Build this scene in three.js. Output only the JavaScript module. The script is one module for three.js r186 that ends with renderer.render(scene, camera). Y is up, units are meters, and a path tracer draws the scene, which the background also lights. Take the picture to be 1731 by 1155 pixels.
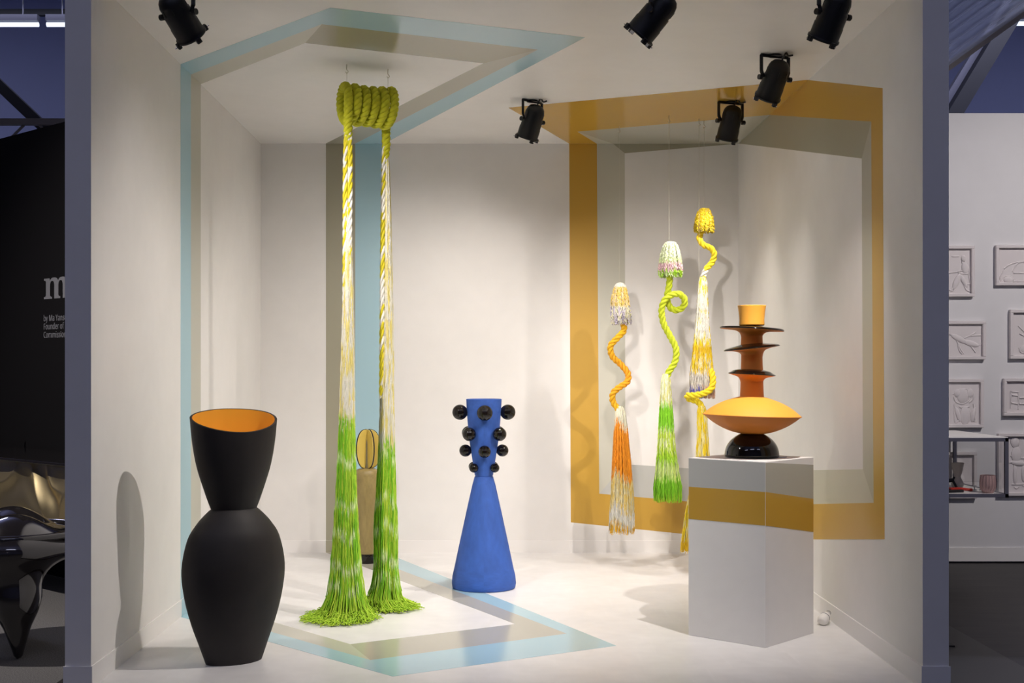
import * as THREE from 'three';
import { mergeGeometries } from 'three/addons/utils/BufferGeometryUtils.js';
import { RoundedBoxGeometry } from 'three/addons/geometries/RoundedBoxGeometry.js';
import { MarchingCubes } from 'three/addons/objects/MarchingCubes.js';
import { ImprovedNoise } from 'three/addons/math/ImprovedNoise.js';
import { FontLoader } from 'three/addons/loaders/FontLoader.js';
import { TextGeometry } from 'three/addons/geometries/TextGeometry.js';
import { RectAreaLightUniformsLib } from 'three/addons/lights/RectAreaLightUniformsLib.js';

// ---------------------------------------------------------------- camera, light, exposure
const scene = new THREE.Scene();
scene.background = new THREE.Color(0x000000);
const H = 3.05, XL = -1.707, XR = 1.853, ZF = 3.945, EYE = 1.36, CAMZ = 9.2633, T = 0.112;
const camera = new THREE.PerspectiveCamera(2 * Math.atan(577.5 / 2100) * 180 / Math.PI, 1731 / 1155, 0.05, 60);
camera.position.set(0, EYE, CAMZ);
camera.lookAt(0, EYE, 0);
camera.setViewOffset(1731, 1155, 37.5, -48.5, 1731, 1155);   // shift lens: level camera, raised frame
camera.updateProjectionMatrix();
const renderer = new THREE.WebGLRenderer({ antialias: true });
renderer.toneMapping = THREE.LinearToneMapping;
renderer.toneMappingExposure = 0.46;
renderer.shadowMap.enabled = true;
RectAreaLightUniformsLib.init();
const WARM = new THREE.Color().setRGB(1, 0.92, 0.86), HALL = new THREE.Color().setRGB(0.74, 0.76, 1.0);
// hall lighting: cool rows of light panels above the aisle behind the camera
const HALL_PANELS = [[-4.5, 6.6, 10.5, 19], [0, 6.6, 10.5, 19], [4.5, 6.6, 10.5, 19], [-7.5, 6.6, -3.5, 62], [7.5, 6.6, -3.5, 62]];
// spot lamps hung from the booth ceiling: x, z of the yoke, the point aimed at, candela
const SPOTS = [
  { x: -1.37, z: 3.80, aim: [-0.02, 0.45, 1.3], cd: 24, angle: 0.78 },
  { x: 0.73, z: 3.80, aim: [-1.15, 0.75, 3.0], cd: 27, angle: 0.82 },
  { x: 1.51, z: 3.80, aim: [0.6, 0.1, 2.25], cd: 36, angle: 0.72 },
  { x: 1.528, z: 2.605, aim: [0.88, 0.7, 1.0], cd: 20, angle: 0.68 },
  { x: 0.267, z: 1.48, aim: [-0.6, 0.3, 0.6], cd: 20, angle: 1.2 },
  { x: 1.515, z: 1.446, aim: [1.15, 0.6, 0.5], cd: 12, angle: 0.7 },
];

// ---------------------------------------------------------------- helpers
function rng(seed) { let a = seed >>> 0; return () => { a |= 0; a = a + 0x6D2B79F5 | 0; let t = Math.imul(a ^ a >>> 15, 1 | a); t = t + Math.imul(t ^ t >>> 7, 61 | t) ^ t; return ((t ^ t >>> 14) >>> 0) / 4294967296; }; }
const noise = new ImprovedNoise();
const V = (x, y, z) => new THREE.Vector3(x, y, z);
const lin = (r, g, b) => new THREE.Color().setRGB(r, g, b);
const mat = (c, roughness = 0.7, o = {}) => new THREE.MeshStandardMaterial({ color: c, roughness, ...o });
const phys = (c, roughness, o = {}) => new THREE.MeshPhysicalMaterial({ color: c, roughness, ...o });
const taken = {};
function numbered(n) { const k = taken[n] = (taken[n] ?? -1) + 1; return k ? `${n}_${String(k).padStart(3, '0')}` : n; }
function shade(o) { o.castShadow = true; o.receiveShadow = true; return o; }
function mesh(name, g, m, parent) { const o = shade(new THREE.Mesh(g, m)); o.name = name; if (parent) parent.add(o); return o; }
function thing(name, label, category, pos = [0, 0, 0], turn = 0, group) {
  const o = new THREE.Group(); o.name = numbered(name); o.position.set(...pos); o.rotation.y = turn;
  o.userData = { label, category }; if (group) o.userData.group = group; scene.add(o); return o;
}
function struct(name, g, m, label, category) { const o = mesh(numbered(name), g, m, scene); o.userData = { kind: 'structure', label, category }; return o; }
function box(x0, x1, y0, y1, z0, z1, r = 0) {
  const g = r ? new RoundedBoxGeometry(x1 - x0, y1 - y0, z1 - z0, 2, r) : new THREE.BoxGeometry(x1 - x0, y1 - y0, z1 - z0);
  return g.translate((x0 + x1) / 2, (y0 + y1) / 2, (z0 + z1) / 2);
}
const clean = gs => gs.map(g => { const h = g.index ? g.toNonIndexed() : g; for (const k of Object.keys(h.attributes)) if (!['position', 'normal', 'uv'].includes(k)) h.deleteAttribute(k); if (!h.attributes.uv) h.setAttribute('uv', new THREE.BufferAttribute(new Float32Array(h.attributes.position.count * 2), 2)); return h; });
const merge = gs => mergeGeometries(clean(gs));
function tube(pts, r, seg = 24, sides = 8, closed = false) { return new THREE.TubeGeometry(new THREE.CatmullRomCurve3(pts, closed), seg, r, sides, closed); }
function lathe(pts, n = 64) { return new THREE.LatheGeometry(pts.map(p => new THREE.Vector2(...p)), n); }
// smooth lathe profile through control points
function latheS(pts, n = 64, k = 40) { const c = new THREE.SplineCurve(pts.map(p => new THREE.Vector2(...p))); return new THREE.LatheGeometry(c.getPoints(k), n); }
function bar(a, b, w, d = w) {                                        // square bar from a to b
  const len = a.distanceTo(b), g = new THREE.BoxGeometry(w, len, d);
  g.applyQuaternion(new THREE.Quaternion().setFromUnitVectors(V(0, 1, 0), b.clone().sub(a).normalize()));
  return g.translate((a.x + b.x) / 2, (a.y + b.y) / 2, (a.z + b.z) / 2);
}
function rod(a, b, r, r2 = r, n = 10) {
  const g = new THREE.CylinderGeometry(r2, r, a.distanceTo(b), n);
  g.applyQuaternion(new THREE.Quaternion().setFromUnitVectors(V(0, 1, 0), b.clone().sub(a).normalize()));
  return g.translate((a.x + b.x) / 2, (a.y + b.y) / 2, (a.z + b.z) / 2);
}
// grain texture: colour factor around 1, fine and coarse noise together
function grain(size, amp, fx, fy, seed, streak = 0) {
  const d = new Uint8Array(size * size * 4), r = rng(seed);
  for (let j = 0; j < size; j++) for (let i = 0; i < size; i++) {
    const u = i / size, v = j / size;
    let n = 0.5 * noise.noise(u * fx, v * fy, seed) + 0.3 * noise.noise(u * fx * 3.1, v * fy * 3.1, seed + 7) + 0.25 * (r() - 0.5);
    if (streak) n += streak * Math.max(0, noise.noise(u * 60, v * 4, seed + 3) - 0.35);
    const c = Math.max(0, Math.min(255, 255 * (1 - amp + amp * n)));
    d.set([c, c, c, 255], (j * size + i) * 4);
  }
  const t = new THREE.DataTexture(d, size, size); t.wrapS = t.wrapT = THREE.RepeatWrapping; t.magFilter = THREE.LinearFilter; t.minFilter = THREE.LinearMipmapLinearFilter; t.generateMipmaps = true; t.colorSpace = THREE.SRGBColorSpace; t.needsUpdate = true; return t;
}
function roughTex(size, lo, hi, fx, fy, seed) {
  const d = new Uint8Array(size * size * 4);
  for (let j = 0; j < size; j++) for (let i = 0; i < size; i++) {
    const u = i / size, v = j / size, n = 0.5 + 0.5 * noise.noise(u * fx, v * fy, seed) + 0.25 * noise.noise(u * fx * 4, v * fy * 4, seed + 2);
    const c = 255 * (lo + (hi - lo) * Math.max(0, Math.min(1, n)));
    d.set([c, c, c, 255], (j * size + i) * 4);
  }
  const t = new THREE.DataTexture(d, size, size); t.wrapS = t.wrapT = THREE.RepeatWrapping; t.magFilter = THREE.LinearFilter; t.needsUpdate = true; return t;
}
// planar uv in metres for flat boxes
function uvMetres(g, s = 1) {
  const p = g.attributes.position, n = g.attributes.normal, uv = new Float32Array(p.count * 2);
  for (let i = 0; i < p.count; i++) {
    const ax = Math.abs(n.getX(i)), ay = Math.abs(n.getY(i));
    const [u, v] = ay > 0.5 ? [p.getX(i), p.getZ(i)] : ax > 0.5 ? [p.getZ(i), p.getY(i)] : [p.getX(i), p.getY(i)];
    uv[2 * i] = u * s; uv[2 * i + 1] = v * s;
  }
  g.setAttribute('uv', new THREE.BufferAttribute(uv, 2)); return g;
}

// ---------------------------------------------------------------- materials
const grWall = grain(512, 0.02, 6, 6, 11), grFloor = grain(1024, 0.05, 7, 7, 5, 0.5), grClay = grain(512, 0.12, 14, 14, 21), grWood = grain(512, 0.5, 3, 60, 31), grCarpet = grain(512, 0.45, 90, 90, 41);
const M = {
  wall: mat(lin(0.85, 0.83, 0.805), 0.75, { map: grWall }),
  ceil: mat(lin(0.85, 0.83, 0.805), 0.4, { map: grWall }),
  floor: mat(lin(0.86, 0.845, 0.83), 0.45, { map: grFloor, roughnessMap: roughTex(256, 0.7, 1, 6, 6, 9) }),
  base: mat(lin(0.84, 0.82, 0.8), 0.5),
  teal: mat(lin(0.39, 0.59, 0.67), 0.16),
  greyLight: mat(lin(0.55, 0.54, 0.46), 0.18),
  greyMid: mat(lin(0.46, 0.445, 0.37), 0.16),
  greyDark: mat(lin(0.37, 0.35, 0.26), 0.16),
  ochre: mat(lin(0.56, 0.33, 0.05), 0.15),
  slate: mat(lin(0.5, 0.505, 0.48), 0.35),
  black: mat(lin(0.006, 0.006, 0.007), 0.45),
  blackSteel: mat(lin(0.005, 0.005, 0.006), 0.5),
  chrome: mat(lin(0.7, 0.7, 0.72), 0.2, { metalness: 1 }),
  wire: mat(lin(0.62, 0.6, 0.5), 0.35, { metalness: 0.6 }),
  fibre: mat(0xffffff, 0.75, { vertexColors: true }),
  clayBlack: mat(lin(0.019, 0.0145, 0.013), 0.62, { map: grClay }),
  clayOrangeIn: mat(lin(0.93, 0.42, 0.03), 0.4),
  blue: mat(lin(0.048, 0.15, 0.6), 0.7, { map: grClay }),
  glazeBlack: mat(lin(0.006, 0.004, 0.003), 0.07),
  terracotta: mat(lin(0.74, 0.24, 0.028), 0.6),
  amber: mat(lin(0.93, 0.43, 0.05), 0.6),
  olive: mat(lin(0.4, 0.3, 0.11), 0.4, { map: grClay }),
  oliveFin: mat(lin(0.62, 0.46, 0.1), 0.45),
  oliveStem: mat(lin(0.2, 0.17, 0.09), 0.5),
  gold: mat(lin(0.85, 0.69, 0.38), 0.38, { metalness: 1 }),
  goldDark: mat(lin(0.62, 0.36, 0.09), 0.2, { metalness: 1 }),
  lacquer: phys(lin(0.012, 0.01, 0.01), 0.1, { clearcoat: 1, clearcoatRoughness: 0.03 }),
  nearBlack: phys(lin(0.004, 0.0035, 0.004), 0.8, { specularIntensity: 0.25 }),
  ink: mat(lin(0.15, 0.15, 0.16), 0.6),
  carpet: mat(lin(0.3, 0.285, 0.275), 0.95, { map: grCarpet }),
  darkFloor: mat(lin(0.07, 0.058, 0.052), 0.5, { map: grWood }),
  darkMat: mat(lin(0.016, 0.014, 0.015), 0.4, { map: grWood }),
  tent: mat(lin(0.2, 0.22, 0.35), 0.8, { side: THREE.DoubleSide }),
  beam: mat(lin(0.012, 0.012, 0.017), 0.6),
  beamPale: mat(lin(0.3, 0.26, 0.22), 0.5),
  neighbour: mat(lin(0.76, 0.75, 0.76), 0.7, { map: grWall }),
  plaster: mat(lin(0.72, 0.67, 0.67), 0.65),
  steel: mat(lin(0.13, 0.13, 0.17), 0.45, { metalness: 0.2 }),
  white: mat(lin(0.82, 0.8, 0.77), 0.5),
  glass: phys(lin(1, 1, 1), 0.02, { transmission: 1, thickness: 0, ior: 1.45 }),
};

// ---------------------------------------------------------------- the hall around the booth
struct('hall_floor', uvMetres(box(-16, -1.9, -0.06, -0.012, -8, 15), 2), M.carpet, 'grey carpeted hall floor left of the white booth', 'floor');
struct('hall_floor', uvMetres(box(2.46, 16, -0.06, -0.012, -8, 15), 1), M.darkFloor, 'dark brown plank floor of the neighbouring booth', 'floor');
struct('hall_floor', uvMetres(box(1.9, 2.46, -0.06, -0.008, -8, 15), 1), M.darkMat, 'black floor strip along the outside of the right booth wall', 'floor');
struct('hall_floor', uvMetres(box(-1.9, 1.9, -0.06, -0.012, ZF, 15), 2), M.carpet, 'aisle carpet in front of the booth', 'floor');
struct('trim_1', box(1.975, 2.3, -0.008, -0.002, 3.0, 3.12), M.darkFloor, 'thin brown strip across the black floor', 'trim');
struct('hall_wall_back', box(-16, 16, -0.06, 9, -8.2, -8), M.tent, 'blue lit fabric end wall of the hall', 'wall');
struct('hall_wall_left', box(-16.2, -16, -0.06, 9, -8, 15), M.tent, 'fabric side wall of the hall', 'wall');
struct('hall_wall_right', box(16, 16.2, -0.06, 9, -8, 15), M.tent, 'fabric side wall of the hall on the right', 'wall');
struct('hall_wall_front', box(-16, 16, -0.06, 9, 15, 15.2), M.tent, 'fabric wall behind the camera', 'wall');
struct('hall_ceiling', box(-16, 16, 8.8, 9, -8, 15), M.tent, 'blue grey tent roof of the hall', 'ceiling');
for (const [x, y, z, power] of HALL_PANELS) {
  const t = thing('ceiling_light_panel', 'cool light panel hung under the hall roof, outside the picture', 'light', [x, y, z], 0, 'light panels under the hall roof');
  mesh('housing', box(-1.3, 1.3, 0, 0.12, -0.4, 0.4, 0.02), M.steel, t);
  mesh('diffuser', box(-1.25, 1.25, -0.012, -0.002, -0.36, 0.36), mat(lin(0.8, 0.8, 0.8), 0.6, { emissive: HALL, emissiveIntensity: 1.5 }), t);
  for (const s of [-1, 1]) mesh('suspension_rod', rod(V(s, 0.12, 0), V(s, 2.2, 0), 0.008), M.steel, t);
  const l = new THREE.RectAreaLight(HALL, power, 2.5, 0.72); l.position.set(0, -0.03, 0); l.rotation.x = -Math.PI / 2; t.add(l);
  mesh('upper_diffuser', box(-1.25, 1.25, 0.121, 0.13, -0.36, 0.36), mat(lin(0.8, 0.8, 0.8), 0.6, { emissive: HALL, emissiveIntensity: 1.5 }), t);
  const up = new THREE.RectAreaLight(HALL, power, 2.5, 0.72); up.position.set(0, 0.15, 0); up.rotation.x = Math.PI / 2; t.add(up);
}

// ---------------------------------------------------------------- the booth shell
const booth = {};
booth.floor = struct('floor', uvMetres(box(XL - T, XR + T, -0.06, 0, -T, ZF), 0.7), M.floor, 'white painted booth floor with faint scuffs', 'floor');
booth.back = struct('wall_back', uvMetres(box(XL - T, XR + T, 0, H + 0.12, -T, 0), 0.7), M.wall, 'white back wall of the booth', 'wall');
booth.left = struct('wall_left', uvMetres(box(XL - T, XL, 0, H + 0.12, 0, ZF), 0.7), M.wall, 'white left side wall of the booth', 'wall');
booth.right = struct('wall_right', uvMetres(box(XR, XR + T, 0, H + 0.12, 0, ZF), 0.7), M.wall, 'white right side wall of the booth', 'wall');
booth.ceil = struct('ceiling', uvMetres(box(XL, XR, H, H + 0.12, 0, ZF), 0.7), M.ceil, 'white booth ceiling', 'ceiling');
const BH = 0.092, BT = 0.006;
struct('baseboard_back', box(XL, XR, 0, BH, 0, BT), M.base, 'white baseboard along the back wall', 'baseboard');
struct('baseboard_left', merge([box(XL, XL + BT, 0, BH, BT, ZF + BT), box(XL - T - BT, XL, 0, BH, ZF, ZF + BT)]), M.base, 'white baseboard along the left wall', 'baseboard');
struct('baseboard_right', merge([box(XR - BT, XR, 0, BH, BT, ZF + BT), box(XR, XR + T + BT, 0, BH, ZF, ZF + BT)]), M.base, 'white baseboard along the right wall', 'baseboard');
// painted bands: thin film polygons lying on each face
const FILM = 0.0008, satin = new Map();
for (const k of ['teal', 'greyLight', 'greyMid', 'greyDark', 'ochre', 'slate']) { const m = M[k].clone(); m.roughness = 0.38; satin.set(M[k], m); }   // wall bands are satin, ceiling and floor bands glossy
function film(name, face, pts, m, lift = 0) {
  const sh = new THREE.Shape(pts.map(p => new THREE.Vector2(...p)));
  const g = new THREE.ExtrudeGeometry(sh, { depth: FILM, bevelEnabled: false });
  const e = lift;
  if (face === 'back') g.translate(0, 0, e);
  else if (face === 'left') { g.applyMatrix4(new THREE.Matrix4().makeBasis(V(0, 0, 1), V(0, 1, 0), V(1, 0, 0))); g.translate(XL + e, 0, 0); }
  else if (face === 'right') { g.applyMatrix4(new THREE.Matrix4().makeBasis(V(0, 0, 1), V(0, 1, 0), V(-1, 0, 0))); g.translate(XR - e, 0, 0); }
  else if (face === 'ceil') { g.applyMatrix4(new THREE.Matrix4().makeBasis(V(1, 0, 0), V(0, 0, 1), V(0, -1, 0))); g.translate(0, H - e, 0); }
  else { g.applyMatrix4(new THREE.Matrix4().makeBasis(V(1, 0, 0), V(0, 0, 1), V(0, 1, 0))); g.translate(0, e, 0); }
  // a mirrored basis turns the triangles over: put their winding and normals right
  const gi = g.index ? g.toNonIndexed() : g, p = gi.attributes.position;
  if (face !== 'back') for (let i = 0; i < p.count; i += 3) { const a = [p.getX(i), p.getY(i), p.getZ(i)], b = [p.getX(i + 1), p.getY(i + 1), p.getZ(i + 1)]; p.setXYZ(i, ...b); p.setXYZ(i + 1, ...a); }
  gi.computeVertexNormals();
  return mesh(name, gi, face === 'ceil' || face === 'floor' ? m : satin.get(m), booth[face]);
}
const rect = (a, b, y0, y1) => [[a, y0], [b, y0], [b, y1], [a, y1]];
{ // blue frame with its grey inner faces, running over ceiling, left wall, floor and back wall
  const o = [[XL, 2.405], [-0.743, 3.474], [0.483, 2.957], [-0.79, 0.001]], q = [[XL, 2.17], [-0.82, 3.2], [0.254, 2.719], [-1.004, 0.001]], r = [[XL, 1.93], [-0.953, 2.851], [-0.034, 2.428], [-1.224, 0.001]];
  film('blue_band', 'ceil', [...o, q[3], q[2], q[1], q[0]], M.teal);
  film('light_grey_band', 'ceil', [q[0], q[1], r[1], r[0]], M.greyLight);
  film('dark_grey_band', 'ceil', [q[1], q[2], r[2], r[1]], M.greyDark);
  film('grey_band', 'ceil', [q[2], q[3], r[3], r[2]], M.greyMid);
  for (const [y0, y1, l] of [[BH, H - 0.001, 0], [0.001, BH, BT]]) {
    film('blue_band', 'left', rect(2.17, 2.405, y0, y1), M.teal, l); film('light_grey_band', 'left', rect(1.93, 2.17, y0, y1), M.greyLight, l);
    film('blue_band', 'back', rect(-1.004, -0.788, y0, y1), M.teal, l); film('dark_grey_band', 'back', rect(-1.222, -1.004, y0, y1), M.greyDark, l);
  }
  const e = BT + 0.001, fo = [[XL + e, 2.424], [-0.431, 3.75], [0.624, 3.135], [-0.785, e]], fq = [[XL + e, 2.195], [-0.56, 3.44], [0.397, 2.855], [-1.004, e]], fr = [[XL + e, 1.955], [-0.692, 3.103], [0.138, 2.614], [-1.22, e]];
  film('blue_band', 'floor', [...fo, fq[3], fq[2], fq[1], fq[0]], M.teal);
  film('light_grey_band', 'floor', [fq[0], fq[1], fr[1], fr[0]], M.greyLight);
  film('grey_band', 'floor', [fq[1], fq[2], fr[2], fr[1]], M.greyMid);
  film('grey_band', 'floor', [fq[2], fq[3], fr[3], fr[2]], M.greyMid);
}
{ // ochre frame, ceiling, back wall and right wall
  film('ochre_band', 'ceil', [[0.12, 1.27], [XR, 2.035], [XR, 1.045], [0.62, 0.468], [0.798, 0.001], [0.592, 0.001]], M.ochre);
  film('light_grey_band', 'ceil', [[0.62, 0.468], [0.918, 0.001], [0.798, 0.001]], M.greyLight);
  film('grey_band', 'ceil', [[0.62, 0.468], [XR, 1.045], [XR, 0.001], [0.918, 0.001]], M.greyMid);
  film('ochre_band', 'back', [[0.592, H - 0.001], [0.604, 0.225], [XR, 0.097], [XR, 0.348], [0.816, 0.439], [0.798, H - 0.001]], M.ochre);
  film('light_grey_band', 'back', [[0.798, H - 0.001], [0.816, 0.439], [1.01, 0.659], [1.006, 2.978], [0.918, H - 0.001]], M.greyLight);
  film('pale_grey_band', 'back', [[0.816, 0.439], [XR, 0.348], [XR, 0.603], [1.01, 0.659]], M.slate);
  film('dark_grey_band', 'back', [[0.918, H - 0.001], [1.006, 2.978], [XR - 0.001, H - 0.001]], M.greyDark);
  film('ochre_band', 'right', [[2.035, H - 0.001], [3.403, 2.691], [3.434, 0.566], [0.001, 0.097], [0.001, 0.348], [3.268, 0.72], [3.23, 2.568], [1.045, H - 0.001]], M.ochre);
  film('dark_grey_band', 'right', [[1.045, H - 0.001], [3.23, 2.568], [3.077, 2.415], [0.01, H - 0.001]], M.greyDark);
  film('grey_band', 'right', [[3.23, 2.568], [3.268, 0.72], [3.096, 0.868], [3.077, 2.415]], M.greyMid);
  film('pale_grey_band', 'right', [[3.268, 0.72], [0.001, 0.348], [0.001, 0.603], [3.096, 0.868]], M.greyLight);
}

// ---------------------------------------------------------------- spot lamps
function makeLamp(aimFrom, aim, t, dropY, cd, o = {}) {                // a round can in a yoke; t sits at the fixing point, the can hangs dropY below
  const pivot = V(0, -dropY, 0), dir = V(...aim).sub(V(...aimFrom).add(pivot)).normalize();
  const across = V(dir.z, 0, -dir.x).normalize(), W = 0.086;
  const A = s => across.clone().multiplyScalar(s * W);
  // yoke: flat strap, two arms and a bridge
  const strap = [];
  for (const s of [-1, 1]) { const p = A(s); strap.push(bar(V(p.x, -0.006, p.z), V(p.x, -dropY + 0.03, p.z), 0.016, 0.016), bar(V(p.x, -dropY + 0.035, p.z), V(p.x * 0.84, -dropY, p.z * 0.84), 0.014, 0.014)); }
  strap.push(bar(V(A(1).x, -0.005, A(1).z), V(A(-1).x, -0.005, A(-1).z), 0.024, 0.006));
  mesh('yoke', merge(strap), M.blackSteel, t);
  mesh('mounting_plate', new THREE.CylinderGeometry(0.035, 0.035, 0.008, 24).translate(0, -0.004, 0), M.blackSteel, t);
  for (const s of [-1, 1]) { const p = A(s * 0.98).add(pivot), q = A(s * 1.2).add(pivot); mesh('clamp_knob', rod(p, q, 0.014, 0.014, 12), M.blackSteel, t); }
  // barrel: open at the mouth, domed at the back, three collars
  const up = V(0, 1, 0), Q = new THREE.Quaternion().setFromUnitVectors(V(0, -1, 0), dir);
  const put = g => g.applyQuaternion(Q).translate(pivot.x, pivot.y, pivot.z);
  const outer = [[0.0, 0.103], [0.022, 0.101], [0.04, 0.093], [0.052, 0.078], [0.058, 0.06], [0.059, 0.015], [0.063, 0.013], [0.064, -0.045], [0.066, -0.047], [0.066, -0.1], [0.072, -0.103], [0.072, -0.114], [0.066, -0.116], [0.062, -0.112], [0.06, -0.04], [0.054, 0.02], [0.03, 0.045], [0.0, 0.055]];
  const barrel = mesh('barrel', put(lathe(outer, 40)), M.blackSteel, t);
  for (let k = 0; k < 8; k++) mesh('vent_slot', put(new THREE.BoxGeometry(0.004, 0.03, 0.003).translate(0, 0.04, 0.0592).rotateY(k * Math.PI / 4)), M.black, barrel);
  for (let k = 0; k < 4; k++) { const a = k * Math.PI / 2 + 0.5; mesh('clip', put(box(-0.012, 0.012, -0.13, -0.104, 0.064, 0.082, 0.003).rotateY(a)), M.blackSteel, barrel); mesh('clip_screw', put(rod(V(0, -0.118, 0.08), V(0, -0.118, 0.094), 0.003).rotateY(a)), M.chrome, barrel); }
  if (!o.noCable) { const top = V(0, 0.1, 0).applyQuaternion(Q).add(pivot); mesh('cable', tube([top, top.clone().add(V(0.02, 0.04, 0.01)), V(top.x * 0.6 + 0.05, -0.012, top.z * 0.6), V(0.09, -0.006, 0.02)], 0.005, 24, 8), M.blackSteel, t); }
  const lens = put(new THREE.CylinderGeometry(0.054, 0.054, 0.006, 32).translate(0, -0.07, 0));
  mesh('lens', lens, mat(lin(0.9, 0.85, 0.75), 0.4, { emissive: o.color || WARM, emissiveIntensity: 40 }), t);
  const l = new THREE.SpotLight(o.color || WARM, cd, 0, o.angle ?? 0.95, o.penumbra ?? 0.9, 2);
  const lp = V(0, -0.119, 0).applyQuaternion(Q).add(pivot); l.position.copy(lp); l.castShadow = true; l.shadow.radius = o.size ?? 0.7;
  l.target.position.copy(lp.clone().add(dir)); t.add(l); t.add(l.target);
}
const spotLabels = ['black spot lamp at the top left above the blue framed corner', 'black spot lamp cut by the top edge, tilted left, between the two painted frames', 'black spot lamp cut by the top edge nearest the right wall', 'black spot lamp on the white ceiling just before the ochre band', 'black spot lamp beside the left tip of the ochre ceiling band', 'black spot lamp hung over the grey and ochre ceiling, rearmost on the right'];
SPOTS.forEach((s, k) => { const t = thing('spot_lamp', spotLabels[k], 'lamp', [s.x, H - 0.0008, s.z], 0, 'ceiling spot lamps'); makeLamp([s.x, H, s.z], s.aim, t, 0.125, s.cd, { angle: s.angle ?? 0.95, penumbra: 1 }); });
{ // a lamp on a stand beside the camera: its narrow beam throws the looped hanging's shadow on the back wall
  const p = [-1.1, 2.35, 9.2], t = thing('stand_lamp', 'black lamp on a tripod stand beside the camera', 'lamp', [p[0], 0, p[2]]);
  mesh('pole', rod(V(0, 0.2, 0), V(0, 2.35, 0), 0.015), M.blackSteel, t);
  for (let k = 0; k < 3; k++) { const a = k * 2.1; mesh('leg', rod(V(0, 0.55, 0), V(0.4 * Math.cos(a), -0.01, 0.4 * Math.sin(a)), 0.011), M.blackSteel, t); }
  const h = new THREE.Group(); h.name = 'head'; h.position.set(0, 2.5, 0); t.add(h);
  makeLamp([p[0], 2.5, p[2]], [1.28, 1.55, 0], h, 0.15, 150, { angle: 0.125, penumbra: 0.6, noCable: true, size: 5 });
}

// ---------------------------------------------------------------- pedestal
{
  const A = [1.02, 2.888], B = [1.348, 3.187], C = [1.672, 2.845], D = [A[0] + C[0] - B[0], A[1] + C[1] - B[1]];
  const t = thing('pedestal', 'white square pedestal with painted grey and ochre bands carrying the orange stacked sculpture', 'pedestal');
  const HP = 0.911, sh = new THREE.Shape([A, B, C, D].map(p => new THREE.Vector2(p[0], -p[1])));
  const g = new THREE.ExtrudeGeometry(sh, { depth: HP - 0.004, bevelEnabled: true, bevelSize: 0.002, bevelThickness: 0.002, bevelSegments: 2, bevelOffset: -0.002 }).rotateX(-Math.PI / 2).translate(0, 0.002, 0);
  mesh('body', g, M.wall, t);
  const side = (P, Q, quads) => {                                     // films on one side: [u, y] with u from P (0) to Q (1)
    const nx = Q[1] - P[1], nz = -(Q[0] - P[0]), L = Math.hypot(nx, nz);
    for (const [name, m, pts] of quads) {
      const pos = [], n = [nx / L, nz / L], s = (n[0] * (P[0] - 1.346) + n[1] * (P[1] - 2.866)) > 0 ? 1 : -1;
      const at = ([u, y], e) => [P[0] + (Q[0] - P[0]) * u + s * n[0] * e, y, P[1] + (Q[1] - P[1]) * u + s * n[1] * e];
      const f = pts.map(p => at(p, FILM)), b = pts.map(p => at(p, -0.0005));
      const tri = (a, c, d) => pos.push(...a, ...c, ...d), N = pts.length;
      for (let i = 1; i < N - 1; i++) { tri(f[0], f[i], f[i + 1]); tri(b[0], b[i + 1], b[i]); }
      for (let i = 0; i < N; i++) { const j = (i + 1) % N; tri(f[i], b[i], b[j]); tri(f[i], b[j], f[j]); }
      const q = new THREE.BufferGeometry(); q.setAttribute('position', new THREE.Float32BufferAttribute(pos, 3)); q.computeVertexNormals();
      mesh(name, q, m, t);
    }
  };
  side(A, B, [['grey_band', M.slate, [[0.003, 0.762], [0.997, 0.764], [0.997, 0.905], [0.003, 0.907]]], ['ochre_band', M.ochre, [[0.003, 0.597], [0.997, 0.599], [0.997, 0.764], [0.003, 0.762]]]]);
  side(B, C, [['grey_band', M.greyMid, [[0.003, 0.764], [0.997, 0.695], [0.997, 0.871], [0.08, 0.905], [0.003, 0.905]]], ['ochre_band', M.ochre, [[0.003, 0.599], [0.997, 0.524], [0.997, 0.695], [0.003, 0.764]]]]);
}

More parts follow.
